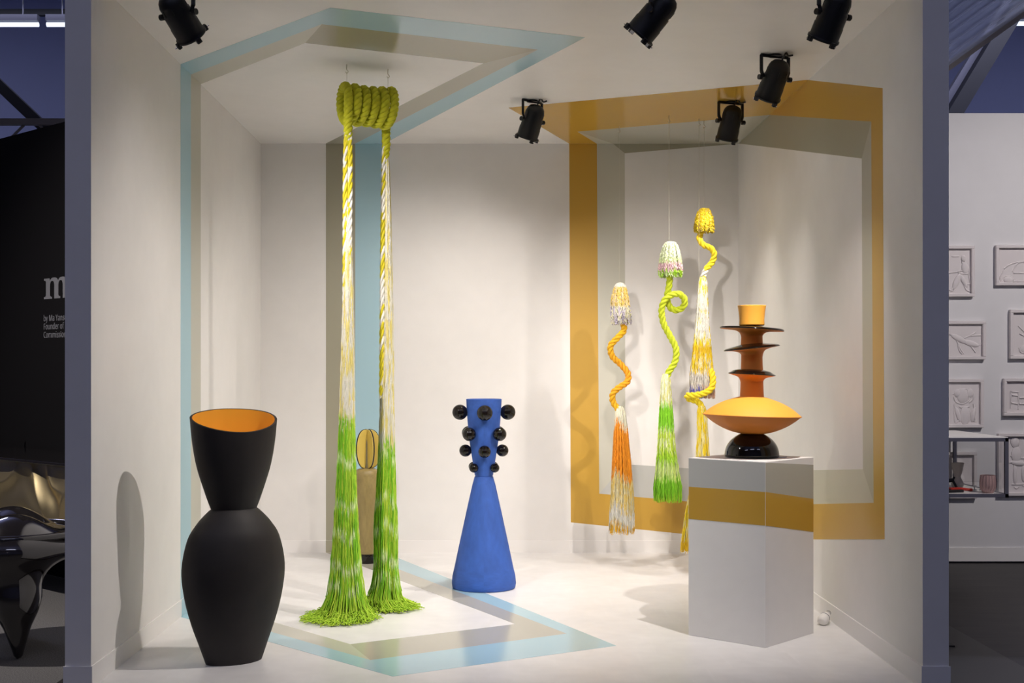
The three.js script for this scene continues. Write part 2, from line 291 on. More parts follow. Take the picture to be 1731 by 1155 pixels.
// ---------------------------------------------------------------- orange stacked sculpture on the pedestal
{
  const t = thing('stacked_sculpture', 'orange ceramic sculpture of stacked discs and a lens shape on a black dome', 'sculpture', [1.35, 0.911, 2.863]);
  mesh('base_dome', lathe([[0.0, 0.0], [0.13, 0.0], [0.137, 0.004], [0.139, 0.014], ...Array.from({ length: 16 }, (_, k) => { const a = (k + 1) / 16 * Math.PI / 2 * 0.82; return [0.138 * Math.cos(a), 0.014 + 0.118 * Math.sin(a)]; }), [0.0, 0.131]]), M.glazeBlack, t);
  const lens = new THREE.Group();
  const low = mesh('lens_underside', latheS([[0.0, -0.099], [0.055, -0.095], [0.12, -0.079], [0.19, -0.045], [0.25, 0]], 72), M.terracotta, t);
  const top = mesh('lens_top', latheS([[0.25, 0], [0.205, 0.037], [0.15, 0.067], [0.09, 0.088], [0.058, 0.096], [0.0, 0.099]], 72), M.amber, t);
  for (const o of [low, top]) { o.position.y = 0.216; o.rotation.z = -0.03; }
  const seam = mesh('rim', new THREE.TorusGeometry(0.249, 0.0022, 8, 96).rotateX(Math.PI / 2), M.terracotta, t); seam.position.y = 0.216; seam.rotation.z = -0.03;
  // three flared necks, each ending in a tilted disc with black glaze on top
  for (const [y0, y1, rn, rd, tilt, lift] of [[0.305, 0.425, 0.059, 0.119, -0.058, 0.028], [0.44, 0.56, 0.055, 0.1415, 0.1, 0.026], [0.572, 0.657, 0.055, 0.162, -0.059, 0.02]]) {
    const h = y1 - y0, d = new THREE.Group(); d.name = 'disc'; d.position.y = y1; d.rotation.z = tilt;
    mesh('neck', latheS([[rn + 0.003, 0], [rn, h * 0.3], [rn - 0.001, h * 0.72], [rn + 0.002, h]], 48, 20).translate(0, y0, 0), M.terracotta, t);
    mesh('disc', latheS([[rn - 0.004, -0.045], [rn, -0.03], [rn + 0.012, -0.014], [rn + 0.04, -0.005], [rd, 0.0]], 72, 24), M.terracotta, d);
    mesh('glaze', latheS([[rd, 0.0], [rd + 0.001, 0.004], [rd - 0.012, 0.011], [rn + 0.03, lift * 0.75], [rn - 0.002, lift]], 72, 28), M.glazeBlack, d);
    t.add(d);
  }
  const cup = []; const prof = [[0.0, 0], [0.062, 0], [0.064, 0.006], [0.063, 0.03], [0.0665, 0.07], [0.0715, 0.1], [0.0725, 0.103], [0.066, 0.103], [0.06, 0.04], [0.0, 0.02]];
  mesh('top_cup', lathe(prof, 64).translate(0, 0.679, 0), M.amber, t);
  mesh('tape_label', box(0.13, 0.175, 0, 0.006, -0.02, 0.02), M.white, t);
}

// ---------------------------------------------------------------- blue sculpture with black balls
{
  const t = thing('blue_vase', 'tall matte blue ceramic cone vase studded with glossy black balls', 'vase', [-0.037, 0, 1.49]);
  mesh('cone_base', lathe([[0.0, 0], [0.19, 0], [0.197, 0.006], [0.201, 0.03], [0.197, 0.075], [0.184, 0.13], [0.15, 0.29], [0.11, 0.475], [0.072, 0.645], [0.058, 0.694], [0.055, 0.697], [0.0, 0.697]], 80), M.blue, t);
  mesh('upper_cup', lathe([[0.052, 0.695], [0.057, 0.703], [0.071, 0.79], [0.09, 0.915], [0.101, 1.02], [0.1085, 1.12], [0.111, 1.178], [0.109, 1.18], [0.102, 1.18], [0.092, 1.0], [0.06, 0.75], [0.0, 0.74]], 80), M.blue, t);
  const ball = new THREE.SphereGeometry(1, 40, 28);
  for (const [y, rc, rb, a0] of [[1.097, 0.106, 0.0485, 0], [0.964, 0.095, 0.0425, Math.PI / 4], [0.857, 0.081, 0.0385, 0], [0.753, 0.066, 0.029, Math.PI / 4]])
    for (let k = 0; k < 4; k++) {
      const a = a0 + k * Math.PI / 2 + 0.04, d = rc + rb * 0.9;
      const b = mesh('ball', ball, M.glazeBlack, t); b.scale.setScalar(rb); b.position.set(d * Math.sin(a), y, d * Math.cos(a));
      const s = mesh('ball_stem', rod(V((rc - 0.01) * Math.sin(a), y, (rc - 0.01) * Math.cos(a)), V((rc + 0.014) * Math.sin(a), y, (rc + 0.014) * Math.cos(a)), rb * 0.5, rb * 0.42, 16), M.glazeBlack, t);
    }
}

// ---------------------------------------------------------------- black two part vase
{
  const t = thing('black_vase', 'large matte black two-part vase with orange inside on the floor by the left wall', 'vase', [-1.196, 0, 3.455], 0.63);
  const se = (c, e) => Math.sign(c) * Math.pow(Math.abs(c), e);
  function loft(levels, yFn, n = 96, capBottom = false, flip = false, k = 48, ex = 1) {    // levels [y, halfwidth]
    const c = new THREE.SplineCurve(levels.map(l => new THREE.Vector2(l[1], l[0]))).getPoints(k), pos = [], idx = [], uv = [];
    c.forEach((p, i) => { for (let j = 0; j <= n; j++) { const a = j / n * Math.PI * 2, u = se(Math.cos(a), 1.12), w = se(Math.sin(a), 1.0); const A = p.x / 0.93; pos.push(A * u, yFn(p.y, u, w, i / (c.length - 1)), A * 0.66 * w); uv.push(a * 0.2, p.y); } });
    for (let i = 0; i < c.length - 1; i++) for (let j = 0; j < n; j++) { const a = i * (n + 1) + j, b = a + 1, d = a + n + 1, e = d + 1; flip ? idx.push(a, b, d, b, e, d) : idx.push(a, d, b, b, d, e); }
    if (capBottom) { const m = pos.length / 3; pos.push(0, c[0].y, 0); uv.push(0, 0); for (let j = 0; j < n; j++) idx.push(m, j, j + 1); }
    const g = new THREE.BufferGeometry(); g.setAttribute('position', new THREE.Float32BufferAttribute(pos, 3)); g.setAttribute('uv', new THREE.Float32BufferAttribute(uv, 2)); g.setIndex(idx); g.computeVertexNormals();
    // close the seam's normals
    const N = g.attributes.normal; for (let i = 0; i < c.length; i++) { const a = i * (n + 1), b = a + n, v = V(N.getX(a) + N.getX(b), N.getY(a) + N.getY(b), N.getZ(a) + N.getZ(b)).normalize(); N.setXYZ(a, v.x, v.y, v.z); N.setXYZ(b, v.x, v.y, v.z); }
    return g;
  }
  mesh('lower_body', loft([[0, 0.124], [0.004, 0.128], [0.075, 0.152], [0.193, 0.192], [0.313, 0.221], [0.443, 0.233], [0.575, 0.208], [0.646, 0.168], [0.69, 0.13], [0.714, 0.102], [0.714, 0.08]], y => y, 96, true), M.clayBlack, t);
  const up = [[0.71, 0.1], [0.72, 0.106], [0.79, 0.131], [0.908, 0.167], [1.02, 0.187], [1.124, 0.197]];
  const cut = (y, u, w, s) => y + s * s * (-0.05 * w + 0.012 * u * u + 0.006 * u);
  mesh('upper_body', loft(up, cut), M.clayBlack, t);
  const thick = 0.011;
  mesh('interior', loft(up.map(([y, r]) => [y + 0.012 * (1.124 - y), r - thick]), cut, 96, true, true), M.clayOrangeIn, t);
  { // rim between outer and inner edge
    const pos = [], idx = [], n = 96;
    for (let j = 0; j <= n; j++) { const a = j / n * Math.PI * 2, u = se(Math.cos(a), 1.12), w = Math.sin(a), y = cut(1.124, u, w, 1); for (const r of [0.197, 0.197 - thick / 2, 0.197 - thick]) pos.push(r / 0.93 * u, y + (r === 0.197 - thick / 2 ? 0.003 : 0), r / 0.93 * 0.66 * w); }
    for (let j = 0; j < n; j++) for (let q = 0; q < 2; q++) { const a = j * 3 + q, b = a + 3; idx.push(a, a + 1, b, a + 1, b + 1, b); }
    const g = new THREE.BufferGeometry(); g.setAttribute('position', new THREE.Float32BufferAttribute(pos, 3)); g.setIndex(idx); g.computeVertexNormals(); mesh('rim', g, M.clayBlack, t);
  }
}

// ---------------------------------------------------------------- olive vase with fins
{
  const t = thing('finned_vase', 'olive brown bottle vase crowned with upright dark-edged fins behind the green hanging', 'vase', [-0.865, 0, 0.5]);
  mesh('foot', lathe([[0, 0], [0.058, 0], [0.062, 0.004], [0.063, 0.05], [0.066, 0.068], [0, 0.068]], 48), M.glazeBlack, t);
  mesh('body', latheS([[0.062, 0.066], [0.067, 0.075], [0.07, 0.15], [0.077, 0.32], [0.084, 0.5], [0.087, 0.6], [0.083, 0.64], [0.07, 0.66], [0.04, 0.668], [0.0, 0.67]], 56, 60), M.olive, t);
  mesh('stem', lathe([[0.03, 0.66], [0.024, 0.7], [0.02, 0.85], [0.016, 0.87], [0, 0.872]], 28), M.oliveStem, t);
  const sh = new THREE.Shape(), pts = []; const N = 28;
  for (let k = 0; k <= N; k++) { const a = -Math.PI / 2 + k / N * Math.PI; pts.push([0.016 + 0.078 * Math.pow(Math.cos(a), 0.8), 0.805 + 0.133 * Math.sin(a)]); }
  sh.moveTo(0.012, pts[0][1]); for (const p of pts) sh.lineTo(...p); sh.lineTo(0.012, pts[N][1]); sh.closePath();
  const gF = new THREE.ExtrudeGeometry(sh, { depth: 0.012, bevelEnabled: true, bevelSize: 0.003, bevelThickness: 0.003, bevelSegments: 2 }).translate(0, 0, -0.006);
  const gR = tube(pts.map(p => V(p[0], p[1], 0)), 0.0065, 40, 8);
  for (const a of [-0.1, -0.95, -2.35, 0.9, 2.1]) { const f = mesh('fin', gF, M.oliveFin, t); f.rotation.y = a; mesh('glazed_edge', gR, M.glazeBlack, f); }
}

// ---------------------------------------------------------------- fibre works
const mix3 = (a, b, k) => [a[0] + (b[0] - a[0]) * k, a[1] + (b[1] - a[1]) * k, a[2] + (b[2] - a[2]) * k];
const sm = (a, b, x) => { const t = Math.max(0, Math.min(1, (x - a) / (b - a))); return t * t * (3 - 2 * t); };
const COL = { lime: [0.6, 0.6, 0.02], white: [0.8, 0.78, 0.7], cream: [0.78, 0.74, 0.52], yellow: [0.78, 0.52, 0.01], bright: [0.82, 0.66, 0.02], green: [0.22, 0.56, 0.015], leaf: [0.37, 0.64, 0.03], yelgreen: [0.52, 0.7, 0.05], orange: [0.84, 0.34, 0.012], deep: [0.82, 0.27, 0.01], pink: [0.72, 0.42, 0.5], lilac: [0.45, 0.4, 0.62], blue: [0.1, 0.1, 0.5], red: [0.6, 0.12, 0.1], pale: [0.68, 0.8, 0.4] };
function swept(list) {                                                 // list of { pts, r, col(i) }, thin tubes into one geometry
  const pos = [], nor = [], col = [], idx = [];
  for (const { pts, r, cols, sides = 3 } of list) {
    const n = pts.length, base = pos.length / 3;
    let u = V(1, 0, 0);
    for (let i = 0; i < n; i++) {
      const d = pts[Math.min(n - 1, i + 1)].clone().sub(pts[Math.max(0, i - 1)]).normalize();
      u.addScaledVector(d, -u.dot(d)); if (u.lengthSq() < 1e-6) u = V(0.3, 0.2, 1).cross(d); u.normalize();
      const w = d.clone().cross(u), rr = typeof r === 'number' ? r : r(i / (n - 1)), c = cols(i / (n - 1), pts[i]);
      for (let s = 0; s < sides; s++) { const a = s / sides * Math.PI * 2, nx = u.x * Math.cos(a) + w.x * Math.sin(a), ny = u.y * Math.cos(a) + w.y * Math.sin(a), nz = u.z * Math.cos(a) + w.z * Math.sin(a); pos.push(pts[i].x + nx * rr, pts[i].y + ny * rr, pts[i].z + nz * rr); nor.push(nx, ny, nz); col.push(...c); }
    }
    for (let i = 0; i < n - 1; i++) for (let s = 0; s < sides; s++) { const a = base + i * sides + s, b = base + i * sides + (s + 1) % sides; idx.push(a, b, a + sides, b, b + sides, a + sides); }
    if (sides > 3) for (const e of [0, n - 1]) for (let s = 1; s < sides - 1; s++) e ? idx.push(base + e * sides, base + e * sides + s, base + e * sides + s + 1) : idx.push(base, base + s + 1, base + s);
  }
  const g = new THREE.BufferGeometry();
  g.setAttribute('position', new THREE.Float32BufferAttribute(pos, 3)); g.setAttribute('normal', new THREE.Float32BufferAttribute(nor, 3)); g.setAttribute('color', new THREE.Float32BufferAttribute(col, 3)); g.setIndex(idx); return g;
}
function ropeGeo(ctrl, R0, pitch, colour, strands = 3, step = 0.006, taper = 0) {
  const c = new THREE.CatmullRomCurve3(ctrl, false, 'centripetal'), L = c.getLength(), n = Math.max(12, Math.round(L / step)), F = c.computeFrenetFrames(n), P = c.getSpacedPoints(n), out = [];
  for (let k = 0; k < strands; k++) {
    const rad = t => taper ? R0 * (0.4 + 0.6 * Math.min(1, t * L / taper, (1 - t) * L / taper)) : R0;
    const pts = P.map((p, i) => { const R = rad(i / n), a = (i / n * L / pitch * 2 * Math.PI) + k * 2 * Math.PI / strands; return p.clone().addScaledVector(F.normals[i], Math.cos(a) * R * 0.52).addScaledVector(F.binormals[i], Math.sin(a) * R * 0.52); });
    out.push({ pts, r: t => rad(t) * 0.5, sides: 10, cols: (t, p) => colour(t * L, p, k) });
  }
  return swept(out);
}
// a bundle of threads: prof rows [y, cx, cz, radius]; colour(y, phi, random, t)
function threads(n, prof, colour, seed, o = {}) {
  const R = rng(seed), list = [], seg = o.seg ?? 44, r0 = o.r ?? 0.0024;
  const cum = [0]; for (let i = 1; i < prof.length; i++) cum.push(cum[i - 1] + Math.hypot(prof[i][0] - prof[i - 1][0], prof[i][3] - prof[i - 1][3]));
  const sample = t => { const s = t * cum.at(-1); let i = 1; while (i < cum.length - 1 && cum[i] < s) i++; const k = (s - cum[i - 1]) / (cum[i] - cum[i - 1] || 1), a = prof[i - 1], b = prof[i], e = k * k * (3 - 2 * k) * 0.35 + k * 0.65; return a.map((v, j) => v + (b[j] - v) * (j === 0 ? k : e)); };
  for (let k = 0; k < n; k++) {
    const phi = R() * Math.PI * 2, rho = (o.shell && R() < o.shell) ? 0.86 + 0.16 * R() : Math.sqrt(R()), end = 1 - (o.ragged ?? 0.04) * R(), ph = R() * 6.28, ph2 = R() * 6.28, rr = R(), clump = Math.floor(phi / (Math.PI * 2) * (o.clumps ?? 14)), crimp = o.crimp ?? 0.0012;
    const cphi = (clump + 0.5) / (o.clumps ?? 14) * Math.PI * 2, pull = o.pull ?? 0.45, twist = (R() - 0.5) * (o.twist ?? 0.3);
    const pts = [];
    for (let i = 0; i <= seg; i++) {
      const t = i / seg * end, s = sample(t), a = phi + (cphi - phi) * pull + twist * t, lump = 1 + 0.06 * Math.sin(clump * 2.4) ;
      const q = s[3] * rho * lump;
      const y = s[0] + (o.floor ? 0 : crimp * Math.sin(ph2 + i * 2.1)), fl = o.floor && s[0] < 0.05 ? rr * 0.022 * (0.4 + 0.6 * Math.abs(Math.sin(ph + i))) : 0;
      const wob = crimp * 1.5;
      pts.push(V(s[1] + q * Math.cos(a) + wob * Math.sin(ph + i * 1.7), Math.max(o.floor ? r0 : -9, y + fl), s[2] + q * Math.sin(a) + wob * Math.cos(ph2 + i * 1.9)));
    }
    list.push({ pts, r: r0 * (0.75 + 0.5 * rr), sides: o.sides ?? 3, cols: (t, p) => { const c = colour(p.y, phi, rr, t * end, k); const j = 0.88 + 0.24 * R(); return [Math.min(0.95, c[0] * j), Math.min(0.95, c[1] * j), Math.min(0.95, c[2] * j)]; } });
  }
  return swept(list);
}
function strandPart(name, g, t) { const o = mesh(name, g, M.fibre, t); return o; }
const patch = (y, f, ph, w = 0.35) => Math.sin(y * f + ph) > 1 - 2 * w;
function hook(t, x, z, y1, wire = 0.0009) {                            // screw hook in the ceiling and the cord that hangs from it
  mesh('ceiling_hook', tube([V(x, H - 0.001, z), V(x, H - 0.03, z), V(x + 0.008, H - 0.04, z), V(x, H - 0.05, z), V(x - 0.006, H - 0.042, z)], 0.0022, 24, 6), M.wire, t);
  mesh('hanging_cord', rod(V(x, H - 0.048, z), V(x, y1, z), wire, wire, 6), M.wire, t);
}
{ // coiled lime rope with two long tails that pool on the floor
  const t = thing('coiled_rope_hanging', 'lime rope coil with two long white and green fibre tails pooling on the floor', 'rope sculpture');
  const p0 = V(-0.815, 2.83, 2.405), p1 = V(-0.548, 2.83, 2.275), ax = p1.clone().sub(p0), u = V(0.449, 0, 0.893), Rc = 0.094, turns = 5.5, pts = [];
  pts.push(V(p0.x + u.x * Rc, 2.52, p0.z + u.z * Rc), V(p0.x + u.x * Rc, 2.7, p0.z + u.z * Rc));
  const n = 132; for (let i = 0; i <= n; i++) { const k = i / n, th = k * turns * 2 * Math.PI, rr = Rc * (1 + 0.05 * Math.cos(k * 2 * Math.PI)), c = p0.clone().addScaledVector(ax, k); pts.push(c.addScaledVector(u, Math.cos(th) * rr).add(V(0, Math.sin(th) * rr, 0))); }
  const last = p1.clone().addScaledVector(u, -Rc); pts.push(V(last.x, 2.7, last.z), V(last.x, 2.5, last.z));
  const jr = rng(77);
  strandPart('rope_coil', ropeGeo(pts, 0.0255, 0.085, () => { const j = 0.9 + 0.2 * jr(); return COL.lime.map(v => v * j); }, 3, 0.006, 0.14), t);
  const L = V(p0.x + u.x * Rc, 0, p0.z + u.z * Rc), Rr = V(last.x, 0, last.z);
  const corded = (s, p, k) => { const w = noise.noise(p.y * 11 + k * 3.7, k * 5.3, s * 2) > 0.06; return w && p.y < 2.66 ? COL.white : mix3(COL.lime, COL.yellow, 0.35); };
  for (const [dx, y1, ph] of [[-0.012, 1.2, 0], [0.012, 1.32, 1.3]]) strandPart('cord', ropeGeo([V(L.x + dx * 0.4, 2.7, L.z), V(L.x + dx, 2.56, L.z + 0.008), V(L.x + dx - 0.004, 2.0, L.z + 0.006), V(L.x + dx - 0.007, y1, L.z)], 0.0145, 0.15, (s, p, k) => corded(s, p, k + ph), 3, 0.01), t);
  strandPart('cord', ropeGeo([V(Rr.x - 0.004, 2.7, Rr.z), V(Rr.x - 0.012, 2.56, Rr.z + 0.008), V(Rr.x - 0.02, 1.9, Rr.z + 0.02), V(Rr.x - 0.025, 1.2, Rr.z + 0.02)], 0.0145, 0.14, (s, p, k) => corded(s, p, k + 2), 3, 0.01), t);
  const tailCol = (off, y0) => (y, phi, r, tt) => {
    if (y > y0 + (r - 0.5) * 0.12) { const f = 0.5 + 0.5 * noise.noise(phi * 3, y * 6, off); return f > 0.55 ? mix3(COL.bright, COL.cream, 0.45) : mix3(COL.cream, COL.white, r); }
    for (const b of [0.86, 0.62, 0.46, 0.28, 0.17]) { const d = Math.abs(y - b - 0.02 * Math.sin(phi * 3 + off) - (r - 0.5) * 0.042); if (d < 0.015 && noise.noise(phi * 3, b * 10, off) > -0.2) return COL.pale.map(v => v * 1.15); }
    const streak = noise.noise(phi * 5, y * 1.5, off + 4);
    const c = streak > 0.1 ? COL.green : r > 0.75 ? COL.yelgreen : COL.leaf;
    return mix3(c, COL.yelgreen, sm(0.12, 0.02, y) * 0.85);
  };
  const floorTail = (c, dx, k) => [...(dx < 0 ? [[2.25, c.x, c.z, 0.012], [2.0, c.x, c.z, 0.02]] : []), [1.75, c.x, c.z, 0.026], [1.5, c.x - 0.002, c.z, 0.032], [1.1, c.x - 0.006, c.z, 0.04], [0.92, c.x - 0.008, c.z, 0.045], [0.7, c.x - 0.01, c.z, 0.053], [0.47, c.x - 0.012, c.z - 0.005, 0.066], [0.26, c.x - 0.012, c.z - 0.01, 0.082 * k], [0.145, c.x - 0.012, c.z - 0.01, 0.098 * k], [0.05, c.x - 0.018, c.z - 0.01, 0.132 * k], [0.012, c.x + dx * 0.5, c.z - 0.01, 0.16 * k], [0.004, c.x + dx, c.z, 0.225 * k]];
  strandPart('fibre_tail', threads(1100, floorTail(L, -0.045, 1), tailCol(1, 1.08), 5, { floor: true, shell: 0.4, seg: 60, r: 0.0023, ragged: 0.16, clumps: 15, pull: 0.22 }), t).userData = { kind: 'stuff' };
  strandPart('fibre_tail', threads(950, [[2.68, Rr.x, Rr.z, 0.004], [2.5, Rr.x + 0.006, Rr.z, 0.013], [2.2, Rr.x + 0.008, Rr.z, 0.02], [1.95, Rr.x + 0.01, Rr.z, 0.023], ...floorTail(V(Rr.x + 0.012, 0, Rr.z), 0.03, 0.8)], tailCol(3, 0.93), 6, { floor: true, shell: 0.4, seg: 64, r: 0.0023, ragged: 0.14, clumps: 13, pull: 0.22 }), t).userData = { kind: 'stuff' };
  for (const [c, dx, k, sd] of [[L, -0.045, 1, 8], [Rr, 0.04, 0.78, 9]]) strandPart('floor_fringe', threads(700, [[0.06, c.x - 0.018, c.z - 0.01, 0.125 * k], [0.02, c.x + dx * 0.4, c.z - 0.01, 0.15 * k], [0.008, c.x + dx * 0.7, c.z, 0.185 * k], [0.004, c.x + dx, c.z, 0.235 * k]], (y, phi, r) => mix3(COL.yelgreen, COL.leaf, r * 0.8), sd, { floor: true, shell: 0.5, seg: 14, r: 0.0022, ragged: 0.55, clumps: 23, pull: 0.25, crimp: 0.003, twist: 1.2 }), t).userData = { kind: 'stuff' };
  hook(t, -0.79, 2.404, 2.9, 0.0012); hook(t, -0.571, 2.294, 2.9, 0.0012);
}
// wall side hangings: head tassel, twisted rope, tail
function headProf(top, bot, cx, cz, w, lean = 0) { const h = top - bot; return [[top, cx, cz, 0.004], [top - h * 0.03, cx, cz, w * 0.4], [top - h * 0.14, cx, cz, w * 0.62], [top - h * 0.4, cx, cz, w * 0.85], [top - h * 0.75, cx + lean * 0.5, cz, w], [bot, cx + lean, cz, w * 0.98]]; }
{
  const Z = 0.67, t = thing('orange_hanging', 'orange wavy rope hanging with a mauve and yellow tassel head', 'rope sculpture');
  hook(t, 0.896, Z, 1.95);
  strandPart('head_tassel', threads(360, headProf(1.962, 1.672, 0.902, Z, 0.066, 0.012), (y, phi, r) => { const n = noise.noise(phi * 3, y * 14, 2) + (r - 0.5) * 0.9; return y > 1.935 ? COL.white : y > 1.8 ? (n > -0.05 ? mix3(COL.yellow, COL.cream, 0.25) : mix3(COL.cream, COL.orange, 0.25)) : (n > 0.12 ? COL.cream : mix3(COL.lilac, COL.cream, 0.3)); }, 11, { shell: 0.85, r: 0.0034, crimp: 0.0028, ragged: 0.26, clumps: 12, seg: 30 }), t).userData = { kind: 'stuff' };
  const jr = rng(3);
  strandPart('rope', ropeGeo([V(0.917, 1.75, Z), V(0.925, 1.68, Z), V(0.927, 1.635, Z + 0.01), V(0.88, 1.583, Z + 0.03), V(0.834, 1.528, Z + 0.02), V(0.846, 1.458, Z), V(0.908, 1.4, Z - 0.02), V(0.957, 1.335, Z - 0.01), V(0.95, 1.28, Z + 0.01), V(0.892, 1.241, Z + 0.03), V(0.85, 1.2, Z + 0.02), V(0.853, 1.14, Z), V(0.9, 1.075, Z)], 0.0225, 0.105, (s, p) => { const j = 0.9 + 0.2 * jr(); return mix3(COL.orange, COL.yellow, 0.35 + 0.25 * Math.sin(s * 9)).map(v => v * j); }), t);
  strandPart('tail', threads(800, [[1.11, 0.9, Z, 0.02], [1.07, 0.903, Z, 0.034], [0.894, 0.908, Z, 0.05], [0.7, 0.912, Z, 0.064], [0.525, 0.916, Z, 0.075], [0.36, 0.914, Z, 0.084], [0.225, 0.912, Z, 0.087]], (y, phi, r) => { const q = y + (r - 0.5) * 0.09 + 0.03 * Math.sin(phi * 2); return q > 0.98 ? mix3(COL.white, COL.cream, r) : q > 0.62 ? (r > 0.8 ? COL.orange : COL.deep.map((v, i) => v * 0.6 + COL.orange[i] * 0.4)) : q > 0.4 ? (noise.noise(phi * 6, y * 18, 3) + (r - 0.5) * 0.7 > 0 ? mix3(COL.yellow, COL.cream, 0.3) : mix3(COL.cream, COL.yellow, 0.15)) : q > 0.3 ? COL.white : (r > 0.3 ? mix3(COL.orange, COL.yellow, 0.6) : COL.cream); }, 12, { shell: 0.5, r: 0.0022, ragged: 0.13, clumps: 16, pull: 0.25, seg: 44 }), t).userData = { kind: 'stuff' };
}
{
  const Z = 1.03, t = thing('green_hanging', 'green rope hanging with a curled loop and a pink and pale green tassel head', 'rope sculpture');
  hook(t, 1.188, Z, 2.2, 0.0016);
  strandPart('head_tassel', threads(420, headProf(2.21, 1.972, 1.197, Z, 0.075, 0.002), (y, phi, r) => { const q = y + (r - 0.5) * 0.03; return q > 2.1 ? mix3(COL.white, COL.pale, 0.3 + 0.5 * r) : q > 2.075 ? COL.pale : q > 2.02 ? (r > 0.4 ? mix3(COL.pink, COL.white, 0.15) : mix3(COL.pink, COL.pale, 0.5)) : (r > 0.55 ? COL.pale : COL.leaf); }, 21, { shell: 0.85, r: 0.0034, crimp: 0.0028, ragged: 0.24, clumps: 13, seg: 30 }), t).userData = { kind: 'stuff' };
  const jr = rng(4);
  strandPart('rope', ropeGeo([V(1.19, 2.06, Z), V(1.192, 1.97, Z), V(1.187, 1.91, Z), V(1.178, 1.868, Z), V(1.182, 1.81, Z - 0.02), V(1.21, 1.768, Z - 0.03), V(1.25, 1.76, Z - 0.025), V(1.286, 1.785, Z - 0.01), V(1.289, 1.828, Z + 0.008), V(1.255, 1.862, Z + 0.022), V(1.205, 1.858, Z + 0.03), V(1.16, 1.828, Z + 0.028), V(1.138, 1.77, Z + 0.015), V(1.15, 1.675, Z), V(1.194, 1.587, Z), V(1.234, 1.501, Z), V(1.227, 1.415, Z), V(1.185, 1.345, Z), V(1.166, 1.285, Z)], 0.0225, 0.11, () => { const j = 0.9 + 0.2 * jr(); return mix3(COL.lime, COL.leaf, 0.3).map(v => v * j); }), t);
  strandPart('tail', threads(850, [[1.335, 1.168, Z, 0.02], [1.29, 1.166, Z, 0.03], [1.149, 1.167, Z, 0.039], [0.99, 1.169, Z, 0.048], [0.835, 1.171, Z, 0.058], [0.7, 1.176, Z, 0.074], [0.58, 1.179, Z, 0.09], [0.485, 1.179, Z, 0.088]], (y, phi, r) => { const q = y + (r - 0.5) * 0.07, n = noise.noise(phi * 6, y * 20, 8) + (r - 0.5) * 0.8; return q > 1.14 ? (n > 0.2 ? mix3(COL.lime, COL.cream, 0.4) : mix3(COL.white, COL.pale, r * 0.6)) : q > 0.98 ? COL.green.map(v => v * 1.05) : q > 0.82 ? (n > 0 ? COL.yelgreen : mix3(COL.pale, COL.cream, 0.4)) : q > 0.75 ? COL.leaf : q > 0.65 ? mix3(COL.pale, COL.yelgreen, r * 0.7) : q > 0.53 ? COL.green : COL.leaf; }, 22, { shell: 0.5, r: 0.0022, ragged: 0.07, clumps: 17, pull: 0.25, seg: 44 }), t).userData = { kind: 'stuff' };
}
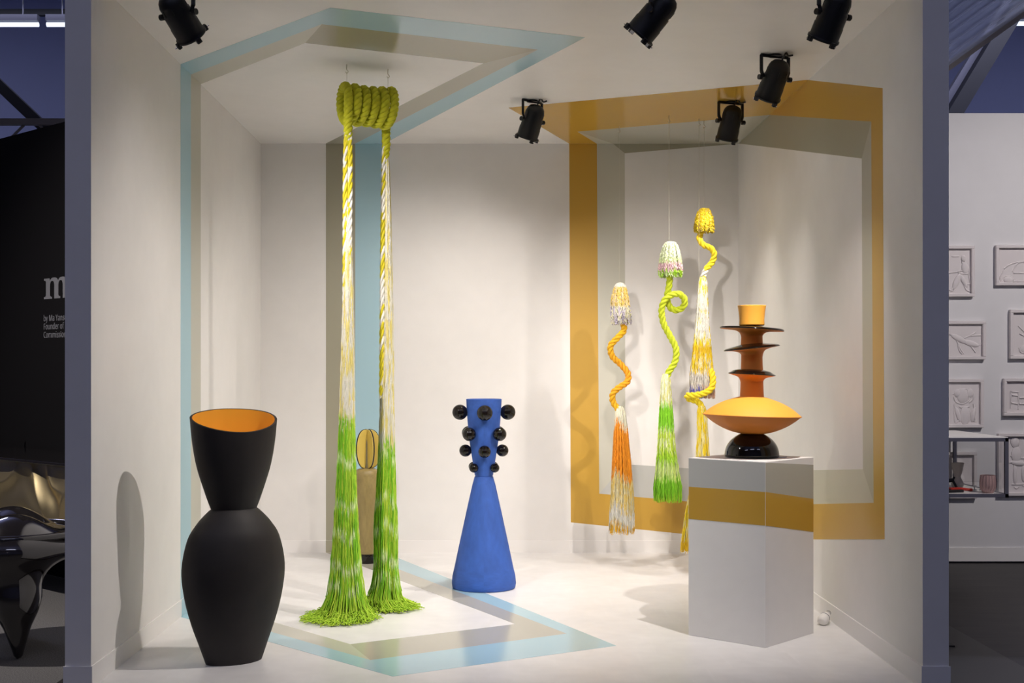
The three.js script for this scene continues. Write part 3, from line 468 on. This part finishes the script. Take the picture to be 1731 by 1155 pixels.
{
  const Z = 0.86, t = thing('yellow_hanging', 'bright yellow rope hanging with a white skirt and second yellow loop', 'rope sculpture');
  hook(t, 1.449, Z, 2.44); hook(t, 1.405, Z + 0.06, 1.2);
  strandPart('head_tassel', threads(360, headProf(2.45, 2.29, 1.45, Z, 0.062, 0.0), (y, phi, r) => r > 0.7 ? COL.bright : r < 0.2 ? mix3(COL.bright, COL.cream, 0.4) : COL.yellow, 31, { shell: 0.85, r: 0.0036, crimp: 0.006, ragged: 0.26, clumps: 11, seg: 26 }), t).userData = { kind: 'stuff' };
  const jr = rng(5), ry = (s) => { const j = 0.92 + 0.16 * jr(); return mix3(COL.bright, COL.yellow, 0.35 + 0.3 * Math.sin(s * 14)).map(v => v * j); };
  strandPart('rope', ropeGeo([V(1.445, 2.36, Z), V(1.43, 2.295, Z), V(1.416, 2.25, Z + 0.01), V(1.44, 2.207, Z + 0.02), V(1.493, 2.184, Z + 0.01), V(1.518, 2.144, Z), V(1.506, 2.092, Z - 0.01), V(1.465, 2.044, Z), V(1.442, 1.984, Z), V(1.44, 1.92, Z)], 0.021, 0.1, (s, p) => p.y < 2.06 && patch(p.y, 60, 0, 0.4) ? COL.white : ry(s)), t);
  strandPart('skirt', threads(900, [[1.99, 1.44, Z, 0.018], [1.952, 1.441, Z, 0.029], [1.704, 1.437, Z, 0.042], [1.504, 1.435, Z, 0.06], [1.304, 1.433, Z, 0.08], [1.165, 1.44, Z, 0.083]], (y, phi, r) => { const q = y + (r - 0.5) * 0.06, n = noise.noise(phi * 5, y * 14, 9) + (r - 0.5) * 0.7; if (q < 1.235) return Math.cos(phi) < -0.1 ? mix3(COL.blue, COL.lilac, r * 0.5) : mix3(COL.red, COL.cream, 0.3 + r * 0.4); return q > 1.9 ? (n > 0.1 ? COL.bright : COL.white) : q > 1.6 ? (n > 0.42 ? COL.bright : COL.white) : q > 1.53 ? (n > 0 ? COL.bright : COL.white) : q > 1.46 ? COL.yellow : q > 1.35 ? (n > -0.1 ? mix3(COL.bright, COL.yellow, r) : COL.cream) : mix3(COL.white, [0.5, 0.42, 0.36], r * 0.7); }, 32, { shell: 0.5, r: 0.0022, ragged: 0.1, clumps: 15, pull: 0.2, seg: 46 }), t).userData = { kind: 'stuff' };
  strandPart('rope', ropeGeo([V(1.488, 1.36, Z + 0.05), V(1.495, 1.3, Z + 0.08), V(1.482, 1.24, Z + 0.1), V(1.43, 1.205, Z + 0.11), V(1.365, 1.192, Z + 0.1), V(1.325, 1.188, Z + 0.07), V(1.34, 1.168, Z + 0.05), V(1.395, 1.15, Z + 0.06), V(1.42, 1.115, Z + 0.06), V(1.424, 1.06, Z + 0.06)], 0.0225, 0.105, (s) => ry(s)), t);
  strandPart('tail', threads(600, [[1.12, 1.422, Z + 0.06, 0.02], [1.08, 1.424, Z + 0.06, 0.03], [0.9, 1.43, Z + 0.06, 0.036], [0.764, 1.43, Z + 0.06, 0.044], [0.55, 1.42, Z + 0.06, 0.075], [0.344, 1.41, Z + 0.06, 0.1], [0.13, 1.4, Z + 0.06, 0.115]], (y, phi, r) => { const n = noise.noise(phi * 3, y * 9, 12) + (r - 0.5) * 0.5; return y < 0.22 ? COL.yellow : n > 0 ? mix3(COL.yellow, COL.bright, r) : mix3(COL.cream, COL.bright, 0.3); }, 33, { shell: 0.45, r: 0.0022, ragged: 0.1, clumps: 13, pull: 0.25, seg: 40 }), t).userData = { kind: 'stuff' };
}

// ---------------------------------------------------------------- small bulb on the floor by the right wall
{
  const t = thing('light_bulb', 'small white light bulb lying on the floor against the right baseboard', 'bulb', [1.782, 0.0305, 2.63], 0);
  const tip = new THREE.Group(); tip.name = 'body'; tip.quaternion.setFromUnitVectors(V(0, 1, 0), V(0.56, 0.3, -0.75).normalize()); t.add(tip);
  mesh('globe', latheS([[0, -0.035], [0.016, -0.033], [0.027, -0.02], [0.03, -0.002], [0.027, 0.016]], 32), M.white, tip);
  mesh('neck', lathe([[0.0275, 0.016], [0.027, 0.021], [0.019, 0.05], [0.0135, 0.053]], 32), M.white, tip);
  mesh('band', lathe([[0.0278, 0.015], [0.0282, 0.017], [0.0278, 0.0195]], 32), M.steel, tip);
  mesh('screw_base', lathe([[0.0135, 0.052], ...Array.from({ length: 7 }, (_, k) => [k % 2 ? 0.0125 : 0.0137, 0.055 + k * 0.0035]), [0.006, 0.081], [0, 0.084]], 24), M.chrome, tip);
}

// ---------------------------------------------------------------- left: black panel, gold console, lacquered stool
const font = await new FontLoader().loadAsync('fonts/droid/droid_sans_regular.typeface.json');
const serif = await new FontLoader().loadAsync('fonts/droid/droid_serif_bold.typeface.json');
{
  // the black panel stands at an angle; its own axes: u to the right along the panel, y up, n towards the aisle
  const wallTurn = Math.atan2(0.672, 0.74);
  const t = thing('exhibition_panel', 'tall black exhibition panel with grey lettering left of the booth', 'panel', [-2.81, 0, CAMZ - 8.2], -0.0);
  const frame = new THREE.Group(); frame.name = 'panel_face'; frame.rotation.y = -wallTurn; t.add(frame);
  mesh('board', box(-3.2, 0.75, -0.012, 3.0, -0.1, 0), M.nearBlack, frame);
  const put = (str, x, y, size, f, wide) => { const g = new TextGeometry(str, { font: f, size, depth: 0.002, curveSegments: 5, bevelEnabled: false }); mesh('lettering', g.scale(wide, 1, 1).translate(x, y, 0.0005), M.ink, frame); };
  put('m', -0.27, 1.838, 0.185, serif, 1.35);
  put('by Ma Yanso', -0.27, 1.69, 0.04, font, 0.98); put('Founder of M', -0.27, 1.634, 0.04, font, 0.98); put('Commission', -0.27, 1.578, 0.04, font, 0.98);

  // gold console in front of the panel
  const c = thing('gold_console', 'gold console with a crumpled polished front and black top', 'console', [-2.81, 0, CAMZ - 8.2]);
  const cf = new THREE.Group(); cf.name = 'cabinet'; cf.rotation.y = -wallTurn; c.add(cf);
  mesh('body', box(-0.8, 1.12, 0.4, 0.815, 0.04, 0.5), M.nearBlack, cf);
  mesh('top', box(-0.82, 1.13, 0.815, 0.832, 0.02, 0.6, 0.004), M.lacquer, cf);
  const W = 1.92, Hh = 0.43, nx = 200, ny = 50, pos = [], idx = [];
  for (let j = 0; j <= ny; j++) for (let i = 0; i <= nx; i++) {
    const x = -0.8 + W * i / nx, y = 0.392 + Hh * j / ny, e = Math.sin(Math.PI * Math.min(1, Math.max(0, j / ny)));
    const wx = x * 4 + 1.2 * noise.noise(x * 2.5, y * 3, 1), wy = y * 5 + 1.2 * noise.noise(x * 3, y * 2, 5);
    const r = 1 - Math.abs(noise.noise(wx, wy * 0.9, 3.3)) * 2;
    pos.push(x, y, 0.5 + 0.035 + 0.06 * e * (r * 0.7 + 0.6 * noise.noise(wx * 0.8, wy * 0.7, 9)));
  }
  for (let j = 0; j < ny; j++) for (let i = 0; i < nx; i++) { const a = j * (nx + 1) + i; idx.push(a, a + 1, a + nx + 1, a + 1, a + nx + 2, a + nx + 1); }
  const g = new THREE.BufferGeometry(); g.setAttribute('position', new THREE.Float32BufferAttribute(pos, 3)); g.setIndex(idx); g.computeVertexNormals();
  mesh('crumpled_front', g, M.gold, cf);
  for (const x of [-0.7, 1.0]) mesh('leg', box(x - 0.03, x + 0.03, -0.012, 0.4, 0.1, 0.16), M.nearBlack, cf);

  // gilded twigs on the console
  const b = thing('branch_sculpture', 'gilded twig sculpture standing on the gold console', 'sculpture', [-2.81, 0, CAMZ - 8.2]);
  const bf = new THREE.Group(); bf.name = 'twigs'; bf.rotation.y = -wallTurn; b.add(bf);
  const Y = 0.832, o = -0.46, tw = (p, r) => mesh('twig', tube(p.map(([x, y, z = 0]) => V(o + x, Y + y, 0.33 + z)), r, 30, 8), M.goldDark, bf);
  tw([[-0.045, 0], [-0.046, 0.12], [-0.048, 0.22], [-0.046, 0.36]], 0.008);
  tw([[-0.044, 0.19], [-0.02, 0.12, 0.02], [0.02, 0.07, 0.02], [0.055, 0.0, 0.03]], 0.007);
  tw([[0.02, 0], [0.015, 0.05], [0.035, 0.12], [0.05, 0.2], [0.046, 0.3], [0.055, 0.36], [0.062, 0.42]], 0.008);
  tw([[0.046, 0.25], [0.052, 0.3, 0.01], [0.06, 0.35, 0.01]], 0.009);
  tw([[-0.04, 0.0, -0.03], [-0.01, 0.07], [-0.012, 0.12], [-0.006, 0.14]], 0.006);
  mesh('plinth', box(o - 0.02, o + 0.045, Y, Y + 0.026, 0.33, 0.39, 0.003), M.white, bf);
}
{ // glossy black three legged stool, one continuous skin
  const C = V(-2.4, 0, CAMZ - 6.15), res = 64, size = 0.56, t = thing('lacquered_stool', 'glossy black organic stool with tapering legs in front of the gold console', 'stool', [C.x, 0, C.z]);
  const mc = new MarchingCubes(res, new THREE.MeshStandardMaterial(), false, false, 120000); mc.isolation = 0;
  const cap = (p, a, b, ra, rb) => { const ab = b.clone().sub(a), k = Math.max(0, Math.min(1, p.clone().sub(a).dot(ab) / ab.lengthSq())); return p.distanceTo(a.clone().addScaledVector(ab, k)) - (ra + (rb - ra) * k); };
  const smin = (a, b, k) => { const h = Math.max(0, Math.min(1, 0.5 + 0.5 * (b - a) / k)); return b + (a - b) * h - k * h * (1 - h); };
  const legs = [1.0, 2.95, 4.5].map(a => [V(0.2 * Math.cos(a), 0.5, 0.2 * Math.sin(a)), V(0.25 * Math.cos(a), 0.26, 0.25 * Math.sin(a)), V(0.3 * Math.cos(a), 0.01, 0.3 * Math.sin(a))]);
  for (let k = 0; k < res; k++) for (let j = 0; j < res; j++) for (let i = 0; i < res; i++) {
    const p = V((i - res / 2) / (res / 2) * size, (j - res / 2) / (res / 2) * size + 0.32, (k - res / 2) / (res / 2) * size);
    const q = V(p.x / 0.44, (p.y - 0.5) / 0.1, p.z / 0.4); let d = (q.length() - 1) * 0.12;
    for (const [a, b, c] of legs) d = smin(d, smin(cap(p, a, b, 0.165, 0.105), cap(p, b, c, 0.105, 0.022), 0.05), 0.1);
    mc.field[k * res * res + j * res + i] = -d;
  }
  mc.update();
  const n = mc.count, g = new THREE.BufferGeometry(), P = mc.positionArray.slice(0, n * 3), N = mc.normalArray.slice(0, n * 3);
  for (let i = 0; i < n; i++) { P[3 * i] *= size; P[3 * i + 1] = P[3 * i + 1] * size + 0.32; P[3 * i + 2] *= size; }
  g.setAttribute('position', new THREE.BufferAttribute(P, 3)); g.setAttribute('normal', new THREE.BufferAttribute(N, 3));
  mesh('shell', g, M.lacquer, t);
  const seatPts = [[0, 0.606], [0.2, 0.604], [0.33, 0.592], [0.4, 0.57], [0.42, 0.545]];
  mesh('seat_rim', new THREE.TorusGeometry(0.37, 0.018, 10, 80).rotateX(Math.PI / 2).scale(1.08, 1, 0.98).translate(0, 0.565, 0), M.lacquer, t);
}

// ---------------------------------------------------------------- right: neighbouring booth with relief plaques and a glass case
const NZ = 0.42;
struct('neighbour_wall', uvMetres(box(2.15, 6.5, 0, 3.19, NZ - 0.12, NZ), 0.7), M.neighbour, 'white wall of the neighbouring booth with relief plaques', 'wall');
struct('baseboard_1', box(2.15, 6.5, 0, 0.098, NZ, NZ + 0.008), M.base, 'pale baseboard of the neighbouring booth', 'baseboard');
const U = 1 / 237.5;                                                   // sketch unit of the reliefs, metres
function plaque(label, x, y, w, h, lines, blobs = []) {                // x, y: lower left corner on the wall, metres
  const t = thing('relief_plaque', label, 'plaque', [x, y, NZ], 0, 'white relief plaques on the neighbouring wall');
  const D = 0.034, F = 0.022;
  mesh('panel', box(F * 0.5, w - F * 0.5, F * 0.5, h - F * 0.5, 0.001, 0.012), M.plaster, t);
  for (const [n, a] of [['frame_rail', [0, w, h - F, h]], ['frame_rail', [0, w, 0, F]], ['frame_rail', [0, F, F, h - F]], ['frame_rail', [w - F, w, F, h - F]]]) mesh(n, box(...a, 0.001, D, 0.003), M.plaster, t);
  const gs = [];
  for (const l of lines) { const r = l.r ?? 0.0055, pts = (l.p ?? l).map(([a, b]) => V(Math.min(w - F, Math.max(F, a * U)), Math.max(F, h - b * U), 0.012)); gs.push(tube(pts, r, Math.max(10, pts.length * 6), 6)); }
  for (const [a, b, ra, rb, rot = 0] of blobs) gs.push(new THREE.SphereGeometry(1, 20, 12).scale(ra * U, rb * U, 0.011).rotateZ(rot).translate(a * U, h - b * U, 0.012));
  if (gs.length) mesh('relief', merge(gs), M.plaster, t);
  return t;
}
const at = (px, py) => [3.19 + px * U, 1.36 + py * U];
plaque('white relief plaque of a seated figure with crossed legs, topmost by the booth wall', 3.133, 1.882, 73 * U, 86 * U,
  [[[57, 26], [63, 36], [64, 46], [54, 47], [47, 46]], [[53, 26], [55, 40], [47, 44]], [[49, 48], [44, 60], [38, 76], [31, 74]], [[49, 50], [55, 62], [61, 75], [66, 77]], [[46, 56], [40, 68], [33, 76]], [[64, 48], [66, 64], [58, 64]], [[36, 18], [48, 18]], [[18, 48], [30, 46], [46, 44]]], [[55, 21, 4, 5.5], [58, 37, 6, 10, 0.1], [44, 60, 5, 15, -0.4], [56, 60, 4, 12, 0.5]]);
plaque('white relief plaque of a car, topmost on the right', 3.592, 1.962, 104 * U, 68 * U,
  [[[15, 40], [24, 33], [36, 29], [52, 27], [80, 28], [96, 40]], [[29, 44], [36, 33], [42, 29], [56, 29]], [[9, 60], [14, 54], [21, 52], [28, 54], [31, 60]], [[14, 44], [9, 52], [8, 58]], [[31, 47], [60, 47]], [[30, 61], [70, 61]]], [[22, 58, 8, 6]]);
plaque('white relief plaque of branching limbs, second row by the booth wall', 3.082, 1.436, 104 * U, 65 * U,
  [[[30, 27], [42, 22], [52, 26], [57, 35], [63, 48], [69, 56]], [[66, 34], [78, 39], [82, 45], [88, 53]], [[69, 29], [78, 25], [88, 19]], [[58, 40], [62, 52], [66, 56]], [[92, 42], [98, 38]], [[80, 25], [98, 24]]], [[60, 30, 16, 5, -0.5], [80, 38, 14, 5, -0.3]]);
plaque('white relief plaque of a plant in a round pot, second row at the right edge', 3.693, 1.44, 70 * U, 83 * U,
  [[[15, 27], [22, 34], [30, 42], [34, 56]], [[17, 40], [26, 45], [34, 52]], [[40, 22], [38, 40], [36, 56]], [[58, 30], [46, 42], [38, 56]], [[16, 64], [20, 72], [34, 73], [48, 72], [54, 64]]], [[35, 66, 18, 9]]);
plaque('white relief plaque of a girl resting her head on her hands', 3.21, 0.952, 70 * U, 82 * U,
  [[[20, 26], [25, 20], [35, 17], [48, 19], [54, 26], [53, 34], [47, 40]], [[21, 30], [24, 38], [34, 42], [44, 38], [48, 30]], [[22, 42], [22, 60], [24, 74], [30, 68], [36, 52], [30, 46]], [[54, 42], [56, 60], [57, 72], [52, 68], [48, 54], [42, 48]], [[30, 47], [40, 48], [48, 46]], [[31, 28], [40, 27], [48, 28]], [[36, 34], [39, 35]]], [[36, 28, 10, 13], [27, 24, 6, 7], [48, 24, 6, 8], [28, 60, 4, 13, 0.3], [54, 60, 4, 13, -0.2], [40, 62, 9, 16]]);
plaque('white relief plaque of two chairs, third row at the right edge', 3.647, 1.036, 96 * U, 63 * U,
  [[[13, 22], [26, 23]], { p: [[15, 28], [25, 29]], r: 0.007 }, { p: [[14, 41], [25, 43]], r: 0.007 }, [[13, 22], [13, 50]], [[26, 23], [26, 52]], { p: [[28, 33], [42, 32]], r: 0.007 }, { p: [[28, 43], [44, 43]], r: 0.007 }, [[42, 30], [43, 52]], [[58, 30], [58, 52]]], [[40, 34, 5, 4]]);
plaque('white relief plaque of a seated boy beside the glass case', 3.608, 0.468, 76 * U, 105 * U,
  [[[23, 10], [24, 18], [30, 24], [36, 18], [37, 10]], [[22, 38], [34, 40], [44, 42], [52, 36]], [[20, 50], [30, 46], [44, 54]], [[28, 52], [29, 70], [30, 86]], [[44, 46], [46, 62], [46, 84]], [[24, 86], [46, 86]], [[28, 90], [32, 93], [36, 90]], [[42, 88], [60, 94]]], [[30, 15, 7, 9], [32, 36, 9, 14], [36, 50, 14, 5, -0.1], [30, 70, 4, 16], [44, 68, 4, 14]]);
plaque('white relief plaque seen through the glass case', 3.15, 0.45, 73 * U, 78 * U, [[[36, 20], [42, 40], [50, 60]], [[56, 20], [50, 36], [44, 62]]], [[44, 26, 7, 9], [46, 50, 8, 14]]);
{ // glass case fixed to the neighbouring wall
  const x0 = 2.3, x1 = 3.3, y0 = 0.55, y1 = 0.928, z0 = NZ + 0.045, z1 = 1.363, b = 0.022;
  const t = thing('glass_case', 'grey framed glass display case fixed to the white wall at the right edge', 'display case', [0, 0, 0]);
  for (const z of [z0 + b / 2, z1 - b / 2]) { for (const y of [y0 + b / 2, y1 - b / 2]) mesh('frame_bar', bar(V(x0, y, z), V(x1, y, z), b), M.steel, t); for (const x of [x0 + b / 2, x1 - b / 2]) mesh('frame_bar', bar(V(x, y0, z), V(x, y1, z), b), M.steel, t); }
  for (const x of [x0 + b / 2, x1 - b / 2]) for (const y of [y0 + b / 2, y1 - b / 2]) mesh('frame_bar', bar(V(x, y, z0), V(x, y, z1), b), M.steel, t);
  mesh('case_floor', box(x0 + b, x1 - b, y0 + 0.004, y0 + b - 0.002, z0 + b, z1 - b), M.white, t);
  mesh('case_top', box(x0 + 0.003, x1 - 0.003, y1 - 0.004, y1 + 0.006, z0, z1 - 0.004), M.white, t);
  mesh('pane', box(x0 + b, x1 - b, y0 + b, y1 - b, z1 - 0.013, z1 - 0.009), M.glass, t);
  mesh('pane', box(x1 - 0.013, x1 - 0.009, y0 + b, y1 - b, z0 + b, z1 - b), M.glass, t);
  mesh('post', bar(V(3.1, y0 + b, 0.8), V(3.1, y1 - 0.01, 0.8), 0.018), M.steel, t);
  const F = y0 + b - 0.002;
  const pot = thing('ribbed_pot', 'pale pink ribbed pot inside the glass case', 'pot', [3.205, F, 1.27]);
  mesh('body', latheS([[0.03, 0], [0.046, 0.03], [0.05, 0.07], [0.045, 0.115]], 36), mat(lin(0.55, 0.36, 0.34), 0.5, { side: THREE.DoubleSide }), pot);
  const ribs = []; for (let k = 0; k < 18; k++) { const a = k / 18 * 6.283; ribs.push(tube([[0.03, 0.002], [0.047, 0.03], [0.051, 0.07], [0.046, 0.114]].map(([r, y]) => V(r * Math.cos(a), y, r * Math.sin(a))), 0.0022, 10, 5)); }
  mesh('ribs', merge(ribs), mat(lin(0.6, 0.42, 0.4), 0.5), pot);
  const v = thing('small_vase', 'pale flared vase inside the glass case', 'vase', [3.13, F, 0.95]);
  mesh('body', latheS([[0.03, 0], [0.04, 0.03], [0.022, 0.075], [0.03, 0.11], [0.042, 0.17]], 32), mat(lin(0.62, 0.56, 0.5), 0.4, { side: THREE.DoubleSide }), v);
  const toy = thing('model_car', 'small black and red object lying in the glass case', 'object', [3.0, F, 1.24]);
  mesh('body', box(-0.06, 0.06, 0, 0.018, -0.02, 0.02, 0.005).rotateY(0.3), M.black, toy);
  mesh('body_top', box(-0.035, 0.05, 0.018, 0.032, -0.015, 0.015, 0.004).rotateY(0.3), mat(lin(0.5, 0.03, 0.015), 0.4), toy);
  const clip = thing('red_tool', 'red handled tool lying in the glass case', 'tool', [3.09, F, 1.16]);
  mesh('handle', tube([V(-0.05, 0.012, 0.02), V(-0.02, 0.016, 0), V(0.03, 0.012, 0.01), V(0.055, 0.01, 0.0)], 0.009, 20, 8), mat(lin(0.6, 0.03, 0.012), 0.4), clip);
  mesh('blade', box(0.05, 0.085, 0.006, 0.012, -0.006, 0.006, 0.002), M.steel, clip);
  const dog = thing('black_figurine', 'small black figurine standing in the glass case', 'figurine', [3.06, F, 1.0]);
  mesh('figure', merge([rod(V(-0.03, 0, 0), V(-0.015, 0.05, 0), 0.006), rod(V(0.05, 0, 0), V(0.02, 0.055, 0), 0.008), rod(V(-0.03, 0.05, 0), V(0.025, 0.06, 0), 0.012), rod(V(0.02, 0.06, 0), V(0.03, 0.08, 0), 0.007)]), M.black, dog);
  for (const [s, x, z] of [['T', 3.17, 1.1], ['A', 3.215, 1.1]]) { const o = thing('letter_block', `small grey letter ${s} standing in the glass case`, 'letter', [x, F, z]); mesh('letter', new TextGeometry(s, { font, size: 0.034, depth: 0.012, curveSegments: 4 }), mat(lin(0.3, 0.3, 0.32), 0.6), o); }
}

// ---------------------------------------------------------------- hall roof steel, tubes and corrugated sheet
const tubeMat = mat(lin(0.8, 0.85, 0.9), 0.4, { emissive: lin(0.75, 0.85, 1), emissiveIntensity: 3 });
function ledTube(label, a, b, cd) {
  const t = thing('tube_light', label, 'light'); const A = V(...a), B = V(...b), len = A.distanceTo(B);
  mesh('lamp_tube', rod(A, B, 0.022, 0.022, 12), tubeMat, t);
  mesh('housing', box(Math.min(A.x, B.x), Math.max(A.x, B.x), A.y + 0.03, A.y + 0.09, A.z - 0.04, A.z + 0.04), M.steel, t);
  for (const x of [Math.min(A.x, B.x) + 0.15, Math.max(A.x, B.x) - 0.15]) mesh('suspension_rod', rod(V(x, A.y + 0.09, A.z), V(x, 8.8, A.z), 0.006), M.steel, t);
  const l = new THREE.RectAreaLight(HALL, cd, len, 0.05); l.position.set((A.x + B.x) / 2, A.y - 0.03, A.z); l.rotation.x = -Math.PI / 2; t.add(l);
}
// at depth 12 m one pixel is 5.7 mm
ledTube('cool tube light under the hall roof, at the left edge', [-5.5, 4.70, -2.74], [-4.36, 4.70, -2.74], 40);
ledTube('cool tube light under the hall roof, beside the booth wall edge', [-4.28, 4.70, -2.74], [-3.3, 4.70, -2.74], 40);
ledTube('cool tube light under the hall roof, at the right edge', [5.0, 4.71, -2.74], [6.6, 4.71, -2.74], 40);
ledTube('cool tube light above the corrugated sheet, outside the picture', [3.4, 5.1, -1.3], [5.4, 5.1, -1.3], 420);
ledTube('cool tube light at the very top left above the roof beam', [-5.6, 4.935, -2.6], [-3.4, 4.935, -2.6], 30);
function beam(label, parts, m) { const t = thing('roof_beam', label, 'beam'); parts.forEach(([a, b, w, d]) => mesh('member', bar(V(...a), V(...b), w, d), m, t)); return t; }
beam('dark horizontal roof beam above the left tube lights', [[[-7, 4.86, -2.9], [-2.5, 4.86, -2.9], 0.06, 0.06], [[-4.9, 4.86, -2.9], [-5.6, 4.1, -2.9], 0.05, 0.05], [[-4.1, 4.86, -2.9], [-3.4, 4.2, -2.9], 0.05, 0.05]], M.beam);
beam('dark sloping roof brace at the left edge', [[[-5.1, 4.45, -2.8], [-4.1, 3.5, -2.8], 0.1, 0.1]], M.beam);
beam('pale horizontal truss above the black panel', [[[-6, 3.73, -2.6], [-3, 3.73, -2.6], 0.06, 0.06], [[-6, 3.5, -2.6], [-3, 3.5, -2.6], 0.03, 0.03], [[-4.45, 3.7, -2.6], [-4.75, 3.4, -2.6], 0.02, 0.02], [[-4.3, 3.7, -2.6], [-4.1, 3.5, -2.6], 0.02, 0.02]], M.beamPale);
beam('dark sloping steel beam on the right above the white wall', [[[4.02, 3.3, -2.2], [4.92, 4.8, -2.2], 0.13, 0.16]], M.beam);
beam('blue grey perforated steel beam behind the dark beam', [[[3.98, 3.3, -2.5], [4.95, 4.9, -2.5], 0.12, 0.1]], M.steel);
{ // slanting corrugated plastic sheet
  const t = thing('corrugated_sheet', 'slanting translucent corrugated plastic sheet above the neighbouring booth', 'sheet');
  const a = V(3.15, 3.42, -0.7), e1 = V(1.0, 0.72, 0.0).normalize(), e2 = V(-0.55, 0.72, 0.42).normalize(), nn = e1.clone().cross(e2).normalize(), pos = [], idx = [], nu = 30, nv = 420;
  for (let j = 0; j <= nv; j++) for (let i = 0; i <= nu; i++) { const u = i / nu * 2.6, v = j / nv * 2.2, w = 0.018 * Math.sin(v * 2 * Math.PI / 0.075) + 0.012 * noise.noise(u * 1.5, v * 6, 2); const p = a.clone().addScaledVector(e1, u).addScaledVector(e2, v).addScaledVector(nn, w); pos.push(p.x, p.y, p.z); }
  for (let j = 0; j < nv; j++) for (let i = 0; i < nu; i++) { const k = j * (nu + 1) + i; idx.push(k, k + 1, k + nu + 1, k + 1, k + nu + 2, k + nu + 1); }
  const g = new THREE.BufferGeometry(); g.setAttribute('position', new THREE.Float32BufferAttribute(pos, 3)); g.setIndex(idx); g.computeVertexNormals();
  mesh('sheet', g, phys(lin(0.85, 0.88, 0.95), 0.12, { transmission: 0.6, thickness: 0, side: THREE.DoubleSide }), t);
  mesh('edge_strip', bar(a.clone(), a.clone().addScaledVector(e1, 2.6), 0.07, 0.02), M.beamPale, t);
}
// spot lamps over the neighbouring stands
function standSpot(label, x, y, z, aim, cd) { const t = thing('spot_lamp', label, 'lamp', [x, y, z]); makeLamp([x, y, z], aim, t, 0.15, cd, { color: lin(1, 0.93, 0.9), angle: 0.8 }); mesh('hanging_pole', rod(V(0, 0, 0), V(0, 8.8 - y, 0), 0.012), M.blackSteel, t); }
standSpot('black spot lamp over the neighbouring white wall, outside the picture', 4.6, 4.2, 3.6, [3.6, 1.0, NZ], 56);
standSpot('black spot lamp over the gold console, outside the picture', -4.3, 4.4, 3.5, [-2.75, 0.5, 2.2], 130);

renderer.render(scene, camera);
